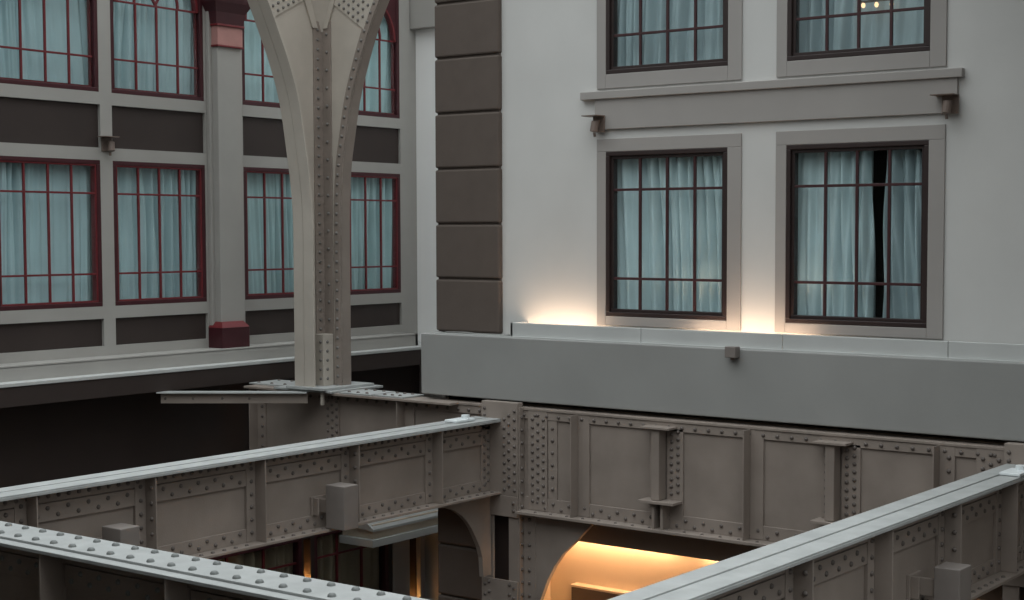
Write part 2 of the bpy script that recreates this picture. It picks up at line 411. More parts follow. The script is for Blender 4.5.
# ------------------------------------------------------------------ windows
def ring(bm, mp, u0, u1, z0, z1, wd, n0, n1):
    bx(bm, mp, u0, u1, n0, n1, z0, z0 + wd); bx(bm, mp, u0, u1, n0, n1, z1 - wd, z1)
    bx(bm, mp, u0, u0 + wd, n0, n1, z0 + wd, z1 - wd); bx(bm, mp, u1 - wd, u1, n0, n1, z0 + wd, z1 - wd)
WN = [0]
def window(mp, u0, u1, z0, z1, style, label, rows, arch=None):
    WN[0] += 1
    t = thing('window_%d' % WN[0], mp((u0 + u1) / 2, 0, z0), label, 'window', kind='structure')
    if style == 'brown':
        bm = bmesh.new(); d = .128
        lo = .113
        bx(bm, mp, u0 - d, u1 + .175, 0, .022, z1, z1 + .15)
        bx(bm, mp, u0 - d, u0, 0, .022, z0 - lo * (1.45 if z0 > 0 else .95), z1); bx(bm, mp, u1, u1 + .175, 0, .022, z0 - lo * (1.45 if z0 > 0 else .95), z1)
        bx(bm, mp, u0, u1, 0, .022, z0 - lo * (1.45 if z0 > 0 else .95), z0)
        obj('window_surround', bm, 'trim', t, .006)
        bm = bmesh.new(); ring(bm, mp, u0, u1, z0, z1, .05, -.10, .020); obj('window_frame', bm, 'frame', t, .006)
        bm = bmesh.new(); ring(bm, mp, u0 + .05, u1 - .05, z0 + .05, z1 - .05, .035, -.10, -.012); obj('sash', bm, 'frame', t, .004)
        i0, i1, j0, j1, wd, mm = u0 + .08, u1 - .08, z0 + .08, z1 - .08, .03, 'muntin'
        nc = (.25, .5, .75)
    else:
        bm = bmesh.new(); ring(bm, mp, u0, u1, z0, z1, .055, -.13, .0); obj('window_frame', bm, 'maroon', t, .006)
        bm = bmesh.new()
        if arch is None: ring(bm, mp, u0 + .055, u1 - .055, z0 + .055, z1 - .055, .022, -.11, -.01)
        else:
            ring(bm, mp, u0 + .06, u1 - .06, z0 + .06, z1 - .06, .02, -.11, -.06)
        obj('frame_bead', bm, 'red', t, .004)
        i0, i1, j0, j1, wd, mm = u0 + .075, u1 - .075, z0 + .075, z1 - .075, .026, 'red'
        nc = (.25, .5, .75)
    top = j1
    if arch is not None:
        c = (i0 + i1) / 2; r = (i1 - i0) / 2
        arc = [(c - r * math.cos(a), arch + r * math.sin(a)) for a in [math.pi * i / 24 for i in range(25)]]
        bm = bmesh.new()                                   # spandrels left and right of the round head
        for half in (arc[:13], arc[12:]):
            s = half + ([(c, z1 - .06), (i0 - .02, z1 - .06), (i0 - .02, arch)] if half is not None and half[0] == arc[0] else [(i1 + .02, arch), (i1 + .02, z1 - .06), (c, z1 - .06)])
            prism(bm, mp, s, -.10, -.012)
        obj('spandrel', bm, 'maroon', t)
        bm = bmesh.new(); band(bm, mp, arc, -.10, -.004, .03, -1); obj('arch_bead', bm, 'red', t)
        top = arch
    w_ = i1 - i0
    for f in nc:
        u = i0 + w_ * f
        h = top
        if arch is not None: h = arch + (.0 if f != .5 else .02)
        box_obj('muntin', mp, (u - wd / 2, u + wd / 2, -.05, -.018, j0, h), mm, t, .004)
    for z in rows:
        box_obj('muntin', mp, (i0, i1, -.048, -.020, z - wd / 2, z + wd / 2), mm, t, .004)
    if arch is not None:                                   # tracery: an inner round head and two branches from the middle bar
        c = (i0 + i1) / 2; r = w_ * .25
        bm = bmesh.new(); band(bm, mp, [(c - r * math.cos(a), arch + 1.35 * r * math.sin(a)) for a in [math.pi * i / 18 for i in range(19)]], -.05, -.018, .026, 1)
        obj('muntin', bm, mm, t)
        for s in (-1, 1):
            bm = bmesh.new(); band(bm, mp, [(c + s * r * .95 * q, arch + .02 + .42 * math.sin(q * 1.3)) for q in [i / 8 for i in range(9)]], -.05, -.018, .026, 1)
            obj('muntin', bm, mm, t)
    box_obj('glass_pane', mp, (i0 - .01, i1 + .01, -.040, -.036, j0 - .01, j1 + .01), 'glass', t)
    return (i0, i1, j0, j1)

def curtain(mp, u0, u1, z0, z1, n, m, label, seed, folds=7.0, amp=.028, group=None, lean=0.0):
    rnd = random.Random(seed)
    ph = [rnd.uniform(0, 6.28) for _ in range(6)]
    nu = int((u1 - u0) / .011); nz = 26
    bm = bmesh.new(); rows = []
    tilt = [rnd.uniform(-1, 1) for _ in range(3)]
    for j in range(nz + 1):
        t = j / nz; z = z1 + (z0 - z1) * t
        row = []
        for i in range(nu + 1):
            s = i / nu; u = u0 + (u1 - u0) * s
            x = u + .10 * math.sin(u * 3.1 + ph[0]) + tilt[0] * .10 * t
            a = 2.3 * amp * (.55 + .45 * math.sin(u * 2.3 + ph[1] + t * .8)) * (1.25 - .35 * t)
            d = a * math.sin(folds * 6.283 * x + ph[2] + .8 * math.sin(2.5 * t + ph[3]))
            d += .55 * a * math.sin(folds * 6.283 * 1.83 * (x + tilt[1] * .12 * t) + ph[4])
            d += .35 * a * math.sin(folds * 6.283 * .37 * (x + tilt[2] * .3 * t) + ph[5])
            d = .115 * math.tanh(d / .115)
            row.append(bm.verts.new(mp(u + lean * t * (1 - s), n + d, z)))
        rows.append(row)
    for a, b in zip(rows, rows[1:]):
        for i in range(nu): bm.faces.new((a[i], a[i + 1], b[i + 1], b[i]))
    o = obj('curtain', bm, m, None, smooth=True)
    sm = o.modifiers.new('cloth', 'SOLIDIFY'); sm.thickness = .004
    return tag(o, label, 'curtain', group)

rl = 'lower left brown framed window, warm glow on the wall beside its sill'
rr = 'lower right brown framed window with a dark gap between its curtains'
window(mapR, *RW[0], RB, RT, 'brown', rl, (.50, -.525))
window(mapR, *RW[1], RB, RT, 'brown', rr, (.50, -.525))
window(mapR, *RW[0], UB, UB + 1.905, 'brown', 'upper left brown framed window above the grey moulding', (2.27, 3.30))
window(mapR, *RW[1], UB, UB + 1.905, 'brown', 'upper right brown framed window above the grey moulding', (2.27, 3.30))
curtain(mapR, -10.23, -8.60, RB + .01, RT - .01, -.19, 'curtain_blue', 'blue-grey curtain drawn across the lower left brown framed window', 11, 7.0, .032)
curtain(mapR, -7.87, -6.955, RB + .01, RT - .01, -.19, 'curtain_blue', 'wide pale blue-grey curtain left of the dark gap in the lower right brown window', 12, 6.6, .034)
curtain(mapR, -6.80, -6.25, RB + .01, RT - .01, -.19, 'curtain_grey', 'narrow darker curtain right of the dark gap in the lower right brown window', 13, 6.0, .026)
curtain(mapR, -10.23, -8.60, UB + .01, UB + 1.89, -.19, 'curtain_grey', 'blue-grey curtain in the upper left brown framed window', 14, 6.6, .032)
curtain(mapR, -7.87, -6.25, UB + .01, UB + 1.89, -.30, 'curtain_grey', 'grey curtain in the upper right brown framed window', 15, 6.0, .034)

where = ['at the left edge of the photo', 'just left of the grey pilaster', 'between the pilaster and the arched column', 'right of the arched column']
for k, (a, b) in enumerate(LW):
    window(mapL, a, b, LB_, LT_, 'red', 'lower red framed window ' + where[k], (.515, -.53))
    window(mapL, a, b, 1.825, 4.2, 'red', 'upper round-headed red framed window ' + where[k], (2.27, 3.03), arch=3.03)
cm = ['curtain_teal', 'curtain_teal', 'curtain_pale', 'curtain_pale']
for k, (a, b) in enumerate(LW):
    curtain(mapL, a, b, LB_ + .01, LT_ - .01, -.19, cm[k], ('blue-grey curtain in the lower red framed window ' if k < 2 else 'pale curtain in the lower red framed window ') + where[k], 30 + k, 7.4, .030)
    curtain(mapL, a, b, 1.84, 4.18, -.19, cm[k], ('blue-grey curtain in the upper red framed window ' if k < 2 else 'pale curtain in the upper red framed window ') + where[k], 50 + k, 7.4, .030)
# lower storey windows with tan curtains
for k, (a, b, wv) in enumerate(((16.25, 17.88, 'right of'), (13.9, 16.0, 'left of'))):
    WN[0] += 1
    t = thing('window_%d' % WN[0], mapL((a + b) / 2, 0, -7.2), 'shaded lower storey window %s the narrow amber strip, seen under the girder' % wv, 'window', kind='structure')
    bm = bmesh.new(); ring(bm, mapL, a, b, -7.2, -4.55, .07, -.13, -.005); obj('window_frame', bm, 'maroon', t, .006)
    for f in (.33, .66): box_obj('muntin', mapL, (a + (b - a) * f - .015, a + (b - a) * f + .015, -.085, -.05, -7.13, -4.62), 'red', t)
    for z in (-4.95, -5.85): box_obj('muntin', mapL, (a + .07, b - .07, -.083, -.052, z - .015, z + .015), 'red', t)
    box_obj('glass_pane', mapL, (a + .06, b - .06, -.072, -.068, -7.14, -4.61), 'glass', t)
    curtain(mapL, a + .03, b - .03, -7.15, -4.6, -.19, 'curtain_tan', 'tan curtain behind the shaded lower storey window %s the amber strip' % wv, 70 + k, 4.2, .03)

# ------------------------------------------------------------------ riveted girders
def girder(name, mp, u0, u1, label, stiffs, nv, top=-2.2, bot=-3.11, half=.20, seam='middle', ends=(), hatch=True, group='riveted cross girders', face=1, rp=.105):
    """plate girder; mp(u, n, z) with n measured from the web face towards the camera; nv = camera side normal"""
    t = thing(name, mp((u0 + u1) / 2, 0, bot), label, 'girder', group)
    riv = []
    box_obj('web', mp, (u0, u1, -.012, 0, bot + .02, top - .03), 'steel', t)
    fl = bmesh.new()
    bx(fl, mp, u0, u1, -half, half, top - .045, top - .018)
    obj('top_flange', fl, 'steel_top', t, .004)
    fl = bmesh.new()
    if seam == 'middle':
        bx(fl, mp, u0, u1, -half + .006, -.018, top - .018, top); bx(fl, mp, u0, u1, .0, half - .004, top - .018, top - .004)
    else:
        bx(fl, mp, u0, u1, -half + .02, half - .09, top - .018, top)
        for u in frange(u0, u1, .21):
            for n in (-.13, .075): riv.append((mp(u, n, top), (0, 0, 1), .028))
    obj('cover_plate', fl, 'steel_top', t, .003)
    box_obj('bottom_flange', mp, (u0, u1, -half, half, bot, bot + .028), 'steel', t, .004)
    box_obj('top_angle', mp, (u0, u1, 0, .030, top - .145, top - .045), 'steel', t, .004)
    box_obj('bottom_angle', mp, (u0, u1, 0, .020, bot + .028, bot + .165), 'steel', t, .004)
    R = .0215
    for u in frange(u0 + .02, u1 - .02, rp): riv.append((mp(u, .030, top - .093), nv, R))
    segs = sorted(stiffs)
    edges = [u0] + segs + [u1]
    for i, (a, b) in enumerate(zip(edges, edges[1:])):
        a2 = a + (.015 if i else 0); b2 = b - (.125 if i < len(edges) - 2 else 0)
        if b2 - a2 < .3: continue
        box_obj('splice_plate', mp, (a2, b2, 0, .026, top - .315, top - .155), 'steel', t, .003)
        us = frange(a2 + .03, b2 - .03, rp)
        for j, u in enumerate(us): riv.append((mp(u, .026, top - (.20 if j % 2 else .265)), nv, R))
        us = frange(a2 + .03, b2 - .03, rp)
        for j, u in enumerate(us): riv.append((mp(u, .020, bot + (.07 if j % 2 else .125)), nv, R))
        for j, u in enumerate(frange(a2 + .03, b2 - .03, rp * 1.3)): riv.append((mp(u, .14, bot + .028), (0, 0, 1), R))
    for k, s in enumerate(segs):
        bm = bmesh.new()
        bx(bm, mp, s - .125, s, 0, .034, bot + .03, top - .048)
        bx(bm, mp, s - .012, s, .034, half - .015, bot + .03, top - .048)
        obj('stiffener', bm, 'steel', t, .004)
        for z in frange(bot + .06, top - .08, .135): riv.append((mp(s - .065, .034, z), nv, R))
        if k % 2 == 1:
            side = Vector(mp(-1, 0, 0)) - Vector(mp(0, 0, 0))
            for z in frange(bot + .25, top - .08, .135): riv.append((mp(s - .012, .125, z), side.normalized(), R))
    for (a, b) in ends:
        box_obj('end_angle', mp, (a, b, 0, .030, bot + .03, top - .048), 'steel', t, .004)
        for z in frange(bot + .06, top - .08, .095):
            riv.append((mp(a + (b - a) * .30, .030, z), nv, R)); riv.append((mp(a + (b - a) * .75, .030, z + .045), nv, R))
    rivets(t, riv, 'rivet_dusty_shade' if seam != 'middle' else 'rivet')
    return t
girder('plate_girder', mapX(-11.62), 4.6, 14.105, 'riveted girder running from the left edge to the middle post', [5.1, 6.4, 7.83, 9.08, 10.42, 11.74, 13.08], (1, 0, 0), ends=[(13.95, 14.105)])
girder('plate_girder', mapX(-5.02), 4.6, 14.105, 'riveted girder at the lower right with a plain box on a bracket', [5.3, 6.6, 8.0, 9.4, 10.71, 12.07, 13.39], (1, 0, 0), ends=[(13.95, 14.105)])
girder('plate_girder', mapY(6.62), -11.4, -5.24, 'nearest riveted girder at the lower left with rivets on its pale top', [-10.7, -9.35, -8.0, -6.6], (0, -1, 0), half=.23, seam='lip', ends=[])

# the deep main girder under the fascia
def main_girder():
    mp = mapY(14.22); t = thing('main_girder', (-10.0, 14.22, -3.31), 'deep riveted girder running under the grey fascia', 'girder')
    top, bot = -2.06, -3.31; u0, u1 = -15.82, -2.05; riv = []; R = .023; nv = (0, -1, 0)
    box_obj('web', mp, (u0, u1, -.014, 0, bot + .03, top - .03), 'steel', t)
    bm = bmesh.new(); bx(bm, mp, u0, -12.15, -.19, .19, top - .03, top); bx(bm, mp, -12.15, u1, -.19, .035, top - .03, top)
    obj('top_flange', bm, 'steel', t, .004)
    bm = bmesh.new()
    for a, b in ((u0, -11.75), (-11.15, -5.27), (-4.67, u1)): bx(bm, mp, a, b, -.19, .19, bot, bot + .035)
    obj('bottom_flange', bm, 'steel', t, .005)
    box_obj('top_angle', mp, (u0, u1, 0, .022, top - .13, top - .03), 'steel', t, .004)
    box_obj('bottom_angle', mp, (u0, u1, 0, .018, bot + .035, bot + .19), 'steel', t, .004)
    for u in frange(u0, -4.6, .17): riv.append((mp(u, .022, top - .085), nv, R))
    for j, u in enumerate(frange(-11.0, -4.6, .115)): riv.append((mp(u, .018, bot + (.075 if j % 2 else .135)), nv, R))
    for u in frange(u0, -4.6, .23): riv.append((mp(u, .13, bot + .035), (0, 0, 1), R * .8)) if not -11.75 < u < -11.15 else None
    st = [-15.74, -13.05, -10.35, -8.07, -5.93]
    for s in st:
        bm = bmesh.new(); bx(bm, mp, s - .0, s + .16, 0, .026, bot + .04, top - .03); bx(bm, mp, s - .014, s, .0, .165, bot + .04, top - .03)
        obj('stiffener', bm, 'steel', t, .004)
        if s in (-15.74, -5.93):
            for z in frange(bot + .1, top - .08, .14): riv.append((mp(s + .10, .026, z), nv, R))
    # end plates with rivets beside the posts
    for a, b in ((-11.08, -10.80), (-14.46, -14.20), (-5.55, -5.24)):
        box_obj('end_angle', mp, (a, b, 0, .030, bot + .04, top - .03), 'steel', t, .004)
        for z in frange(bot + .1, top - .08, .10):
            riv.append((mp(a + .07, .030, z), nv, R)); riv.append((mp(a + .15, .030, z + .05), nv, R)); riv.append((mp(a + .23, .030, z), nv, R))
    box_obj('splice_plate', mp, (-10.79, -10.66, 0, .016, bot + .19, top - .13), 'steel', t, .003)
    for z in frange(bot + .24, top - .15, .145): riv.append((mp(-10.725, .016, z), nv, R))
    # two boxed stubs where a beam once framed in
    for c in (-9.19, -7.055):
        s = thing('stub_bracket', (0, 0, 0), None, None); s.parent = t; s.location = Vector((c, 14.22, -2.96)) - base(t)
        box_obj('stub_web', mp, (c - .06, c + .045, .02, .165, -2.95, -2.16), 'steel', s, .004)
        box_obj('cap_plate', mp, (c - .19, c + .19, .0, .20, -2.16, -2.135), 'steel', s, .003)
        box_obj('seat_plate', mp, (c - .20, c + .26, .0, .22, -2.985, -2.955), 'steel', s, .003)
        bm = bmesh.new(); bx(bm, mp, c - .055, c - .02, 0, .16, bot + .035, -2.985); bx(bm, mp, c + .06, c + .095, 0, .16, bot + .035, -2.985)
        obj('stub_leg', bm, 'steel', s, .003)
        bm = bmesh.new(); bx(bm, mp, c + .06, c + .27, 0, .022, bot + .035, -2.16); bx(bm, mp, c - .17, c - .06, 0, .022, -2.95, -2.16)
        obj('side_plate', bm, 'steel', s, .003)
        for z in frange(-2.93, -2.18, .088):
            riv.append((mp(c + .12, .022, z), nv, R)); riv.append((mp(c + .205, .022, z + .03), nv, R)); riv.append((mp(c - .115, .022, z), nv, R))
    # loose-looking splice plates with bolts on the top flange, around the column foot
    for a, b, n0, n1 in ((-15.95, -15.2, -.55, -.02), (-14.05, -13.5, -.30, .17), (-13.45, -12.95, -.24, .15)):
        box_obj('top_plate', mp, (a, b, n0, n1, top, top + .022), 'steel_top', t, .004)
        for u in (a + .12, (a + b) / 2, b - .12):
            for n in (n0 + .09, n1 - .07): riv.append((mp(u, n, top + .022), (0, 0, 1), .024))
    # spandrel bracket springing from the post
    bm = bmesh.new()
    arc = [(-10.93, -4.60), (-10.92, -4.35), (-10.80, -4.07), (-10.70, -3.90), (-10.58, -3.74), (-10.45, -3.62), (-10.32, -3.50), (-10.22, -3.40), (-10.14, -3.31)]
    prism(bm, mp, [(-11.08, -4.6)] + arc + [(-11.08, -3.31)], -.02, .02)
    o = obj('spandrel_bracket', bm, 'steel', t)
    bm = bmesh.new(); band(bm, mp, arc, -.03, .035, .014, -1); obj('bracket_flange', bm, 'steel', t)
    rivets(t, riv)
main_girder()

# posts carrying the girders
def post(X, label):
    t = thing('riveted_post', (X, 14.1, -9.0), label, 'post', 'riveted posts'); mp = mapW; riv = []; R = .0225
    a, b = X - .275, X + .275
    bm = bmesh.new(); bx(bm, mp, a, a + .165, 14.12, 14.15, -9, -3.15); bx(bm, mp, b - .15, b, 14.12, 14.15, -9, -3.15)
    obj('channel', bm, 'steel', t, .004)
    bm = bmesh.new(); bx(bm, mp, a + .02, b - .02, 14.27, 14.30, -9, -3.15); obj('back_plate', bm, 'brown', t)
    box_obj('head_plate', mp, (a, b, 14.105, 14.21, -3.12, -2.005), 'steel', t, .005)
    for z0, z1 in ((-3.37, -3.12), (-4.85, -4.14), (-6.6, -5.6)):
        box_obj('batten_plate', mp, (a, b, 14.095, 14.12, z0, z1), 'steel', t, .004)
        for z in ([z0 + .08, z1 - .08] if z1 - z0 < .3 else [z1 - .08, z1 - .20, z1 - .32, z1 - .44, z0 + .08]):
            for x in (a + .055, a + .12, b - .12, b - .055):
                if z1 - z0 < .3 and (x == a + .12 or x == b - .12): continue
                riv.append(((x, 14.095, z + (.035 if x in (a + .12, b - .12) else 0)), (0, -1, 0), R))
    # angle on the right side of the post
    bm = bmesh.new(); bx(bm, mp, b, b + .02, 14.12, 14.22, -9, -2.06); bx(bm, mp, b, b + .20, 14.19, 14.215, -9, -3.32)
    obj('side_angle', bm, 'steel', t, .004)
    for z in frange(-6.2, -2.1, .15):
        riv.append(((b + .02, 14.165, z), (1, 0, 0), R))
        if z < -3.35: riv.append(((b + .11, 14.19, z), (0, -1, 0), R))
    for z in frange(-3.1, -2.05, .105):
        riv.append(((b - .045, 14.105, z), (0, -1, 0), R))
        if z < -2.2:
            riv.append(((b - .13, 14.105, z + .05), (0, -1, 0), R)); riv.append(((b - .20, 14.105, z), (0, -1, 0), R))
    riv.append(((a + .05, 14.105, -2.09), (0, -1, 0), R)); riv.append(((a + .05, 14.105, -2.17), (0, -1, 0), R))
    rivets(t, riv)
post(-11.445, 'riveted post at the meeting of the girders in the middle')
post(-4.965, 'riveted post at the right edge of the photo under the fascia')
# knee bracket between post and left girder
t = thing('knee_bracket', (-11.6, 13.7, -4.0), 'curved knee bracket under the end of the long left girder', 'bracket')
arc = [(13.10, -3.135), (13.30, -3.16), (13.44, -3.215), (13.56, -3.29), (13.66, -3.375), (13.74, -3.47), (13.81, -3.58), (13.89, -3.72), (13.94, -3.86), (13.96, -4.1)]
bm = bmesh.new(); prism(bm, mapX(-11.6), arc + [(14.105, -4.1), (14.105, -3.12), (13.10, -3.12)], -.02, .02); obj('bracket_plate', bm, 'steel', t)
bm = bmesh.new(); band(bm, mapX(-11.6), arc, -.03, .032, .012, -1); obj('bracket_flange', bm, 'steel', t)

# ------------------------------------------------------------------ the arched column
def column():
    t = thing('arched_column', (-14.62, 14.3, -2.06), 'tall riveted column that branches into two arched brackets', 'column')
    X0, Y0 = -14.62, 14.38; riv = []; R = .022
    ml = lambda u, n, z: (X0 + n, u, z)           # left web: plane X0, u = Y
    mr = lambda u, n, z: (u, Y0 - n, z)           # right web: plane Y0, u = X
    L = [(14.0, -2.0), (14.0, -.4), (14.0, .1), (13.975, .52), (13.91, .98), (13.79, 1.66), (13.63, 2.14), (13.45, 2.54), (13.27, 2.91), (13.02, 3.35), (12.62, 3.95), (12.2, 4.5)]
    Rr = [(-14.315, -2.0), (-14.315, -.2), (-14.305, .43), (-14.27, .87), (-14.21, 1.21), (-14.10, 1.73), (-13.92, 2.25), (-13.75, 2.64), (-13.57, 2.97), (-13.32, 3.4), (-12.93, 3.95), (-12.5, 4.5)]
    def smooth(pts, k=5):
        r = []
        for i in range(len(pts) - 1):
            p0 = pts[max(0, i - 1)]; p1 = pts[i]; p2 = pts[i + 1]; p3 = pts[min(len(pts) - 1, i + 2)]
            for j in range(k):
                s = j / k
                r.append(tuple(.5 * (2 * p1[q] + (p2[q] - p0[q]) * s + (2 * p0[q] - 5 * p1[q] + 4 * p2[q] - p3[q]) * s * s + (3 * p1[q] - p0[q] - 3 * p2[q] + p3[q]) * s ** 3) for q in (0, 1)))
        return r + [pts[-1]]
    L = smooth(L); Rr = smooth(Rr)
    bm = bmesh.new()
    for a, b in zip(L, L[1:]): prism(bm, ml, [a, (Y0, a[1]), (Y0, b[1]), b], -.012, 0)
    obj('left_web', bm, 'column', t)
    bm = bmesh.new()
    for a, b in zip(Rr, Rr[1:]): prism(bm, mr, [a, (X0, a[1]), (X0, b[1]), b], -.012, 0)
    obj('right_web', bm, 'column', t)
    bm = bmesh.new(); band(bm, ml, L, -.18, -.008, .03, -1); band(bm, ml, L, .004, .175, .03, -1)
    obj('arch_flange', bm, 'column', t, .003)
    bm = bmesh.new(); band(bm, mr, Rr, -.17, .012, .025, 1)
    obj('arch_flange', bm, 'steel', t, .003)  # right arch painted darker than the left: weaker light put into its colour
    strip = [(u - .012, z) for u, z in Rr]
    bm = bmesh.new(); band(bm, mr, strip, 0, .014, .10, 1); obj('flange_angle', bm, 'steel', t)
    # rivets along the right arch
    acc = 0
    for a, b in zip(Rr, Rr[1:]):
        d = Vector((b[0] - a[0], b[1] - a[1])); ln = d.length; d.normalize()
        while acc < ln:
            p = Vector(a) + d * acc; riv.append((mr(p.x - d.y * .062, .014, p.y + d.x * .062), (0, -1, 0), R)); acc += .125
        acc -= ln
    # angle in the corner where the two webs meet
    bm = bmesh.new(); bx(bm, ml, Y0 - .17, Y0, 0, .018, -2.0, 2.75); bx(bm, mr, X0, X0 + .17, 0, .018, -2.0, 2.75)
    obj('corner_angle', bm, 'steel', t, .004)
    for z in frange(-1.95, 2.7, .125): riv.append((ml(Y0 - .10, .018, z), (1, 0, 0), R))
    for z in frange(-1.95, 2.7, .235): riv.append((mr(X0 + .10, .018, z), (0, -1, 0), R))
    # flaring head piece in the corner
    bm = bmesh.new()
    for z0, z1, s0, s1 in ((2.62, 3.05, .05, .20), (3.05, 3.6, .20, .42)):
        lo = [(X0, Y0 - s0, z0), (X0 + s0, Y0, z0), (X0, Y0, z0)]; hi = [(X0, Y0 - s1, z1), (X0 + s1, Y0, z1), (X0, Y0, z1)]
        lo = [bm.verts.new(p) for p in lo]; hi = [bm.verts.new(p) for p in hi]
        bm.faces.new(lo); bm.faces.new(hi)
        for i in range(3): bm.faces.new((lo[i], lo[(i + 1) % 3], hi[(i + 1) % 3], hi[i]))
    obj('corner_gusset', bm, 'column', t)
    bm = bmesh.new()
    for sg in (0, 1):
        for z0, z1, s0, s1 in ((2.66, 3.05, .10, .26), (3.05, 3.6, .26, .5)):
            if sg == 0: prism(bm, ml, [(Y0 - s0, z0), (Y0 - s0 - .09, z0), (Y0 - s1 - .09, z1), (Y0 - s1, z1)], 0, .03)
            else: prism(bm, mr, [(X0 + s0 - .06, z0), (X0 + s0 + .02, z0), (X0 + s1 + .02, z1), (X0 + s1 - .06, z1)], 0, .03)
    obj('gusset_strap', bm, 'column', t)
    # riveted gusset plates at the top
    gl = [(13.42, 2.66), (14.10, 3.02), (14.10, 4.2), (12.52, 4.2), (12.95, 3.5), (13.20, 3.08)]
    bm = bmesh.new(); prism(bm, ml, gl, 0, .016); obj('gusset_plate', bm, 'column', t)
    gr = [(-14.42, 2.98), (-13.86, 2.60), (-13.70, 2.92), (-13.45, 3.38), (-13.05, 3.95), (-14.42, 3.95)]
    bm = bmesh.new(); prism(bm, mr, gr, 0, .016); obj('gusset_plate', bm, 'column', t)
    def at(curve, z):
        for (u, q), (u2, q2) in zip(curve, curve[1:]):
            if q <= z <= q2: return u + (u2 - u) * (z - q) / max(1e-6, q2 - q)
        return curve[-1][0]
    for i in range(12):
        for j in range(9):
            h = .05 * (j % 2)
            y, z = 13.42 + .884 * (.03 + .10 * i + h - .1 * 2) - .468 * (.05 + .082 * j), 2.66 + .468 * (.03 + .10 * i + h - .2) + .884 * (.05 + .082 * j)
            if y < 14.03 - max(0, z - 2.9) * .5 and y > at(L, z) + .05 and z < 3.5: riv.append((ml(y, .016, z), (1, 0, 0), R))
            x, z = -14.42 + .827 * (.03 + .10 * i + h - .2) + .562 * (.05 + .082 * j), 2.98 - .562 * (.03 + .10 * i + h - .2) + .827 * (.05 + .082 * j)
            if x < at(Rr, z) - .15 and x > -14.34 + max(0, z - 2.9) * .5 and z < 3.5: riv.append((mr(x, .016, z), (0, -1, 0), R))
    # stub post over the corner at the foot, rear angles, base plates
    bm = bmesh.new(); bx(bm, mapW, X0 + .0, X0 + .17, Y0 - .20, Y0 - .02, -2.0, -1.32)
    obj('foot_cover', bm, 'column', t, .006)
    for z in frange(-1.96, -1.36, .11): riv.append(((X0 + .17, Y0 - .13, z), (1, 0, 0), R)); riv.append(((X0 + .12, Y0 - .20, z), (0, -1, 0), R))
    bm = bmesh.new(); bx(bm, mapW, X0 - .18, X0 - .012, Y0 + .0, Y0 + .17, -2.0, 4.5); obj('rear_angle', bm, 'column', t, .006)
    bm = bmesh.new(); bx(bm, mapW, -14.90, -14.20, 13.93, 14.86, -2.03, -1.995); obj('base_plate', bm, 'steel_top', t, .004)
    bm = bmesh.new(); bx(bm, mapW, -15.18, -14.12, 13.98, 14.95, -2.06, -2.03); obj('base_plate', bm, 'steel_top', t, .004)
    box_obj('anchor_rod', mapW, (-14.33, -14.29, 14.0, 14.03, -2.22, -2.06), 'column', t)
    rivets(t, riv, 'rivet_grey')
column()

# channel brace running from the column foot towards the left building
t = thing('brace_channel', (-15.45, 13.5, -2.2), 'slim horizontal channel reaching left from the column foot', 'brace')
a, b = Vector((-16.16, 12.96, 0)), Vector((-14.60, 14.06, 0)); d = (b - a).normalized(); q = Vector((d.y, -d.x, 0))
mb = lambda u, n, z: tuple(a + d * u + q * n + Vector((0, 0, z)))
ln = (b - a).length
bm = bmesh.new(); prism(bm, lambda u, n, z: mb(u, n, z), [(-.04, -2.078), (ln, -2.078), (ln, -2.06), (-.04, -2.06)], -.02, .17); obj('top_leg', bm, 'steel_top', t, .002)
bm = bmesh.new(); prism(bm, mb, [(0, -2.21), (ln, -2.21), (ln, -2.078), (0, -2.078)], .09, .11); obj('side_leg', bm, 'steel', t, .002)
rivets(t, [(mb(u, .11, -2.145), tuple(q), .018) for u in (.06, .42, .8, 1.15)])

# ------------------------------------------------------------------ small things
def box_light(near, label, mp_web, w_=.265, d_=.21, z_=-2.615):
    """plain rectangular luminaire box held off the girder web by a bracket"""
    x, y = near
    t = thing('girder_box', (x - .15, y + .14, -3.09), label, 'box', 'boxes on girder brackets')
    box_obj('housing', mapW, (x - w_, x, y, y + d_, -3.075, z_), 'box', t, .008)
    bm = bmesh.new(); bx(bm, mapW, mp_web, x - w_ + .01, y + .03, y + .07, -2.92, -2.78)
    obj('bracket_arm', bm, 'steel', t, .004)
    bm = bmesh.new(); bx(bm, mapW, mp_web, mp_web + .03, y - .08, y + .16, -2.95, -2.75); obj('bracket_foot', bm, 'steel', t, .004)
    bm = bmesh.new(); bx(bm, mapW, mp_web + .03, mp_web + .10, y - .06, y - .04, -2.94, -2.76); obj('bracket_clip', bm, 'steel', t, .003)
box_light((-11.2, 11.26), 'plain box on a bracket on the long left girder, in full view', -11.62)
box_light((-11.2, 8.49), 'plain box on the long left girder, half hidden behind the nearest girder', -11.62)
box_light((-4.6, 11.45), 'plain box on a bracket on the lower right girder', -5.02, .22, .25, -2.67)

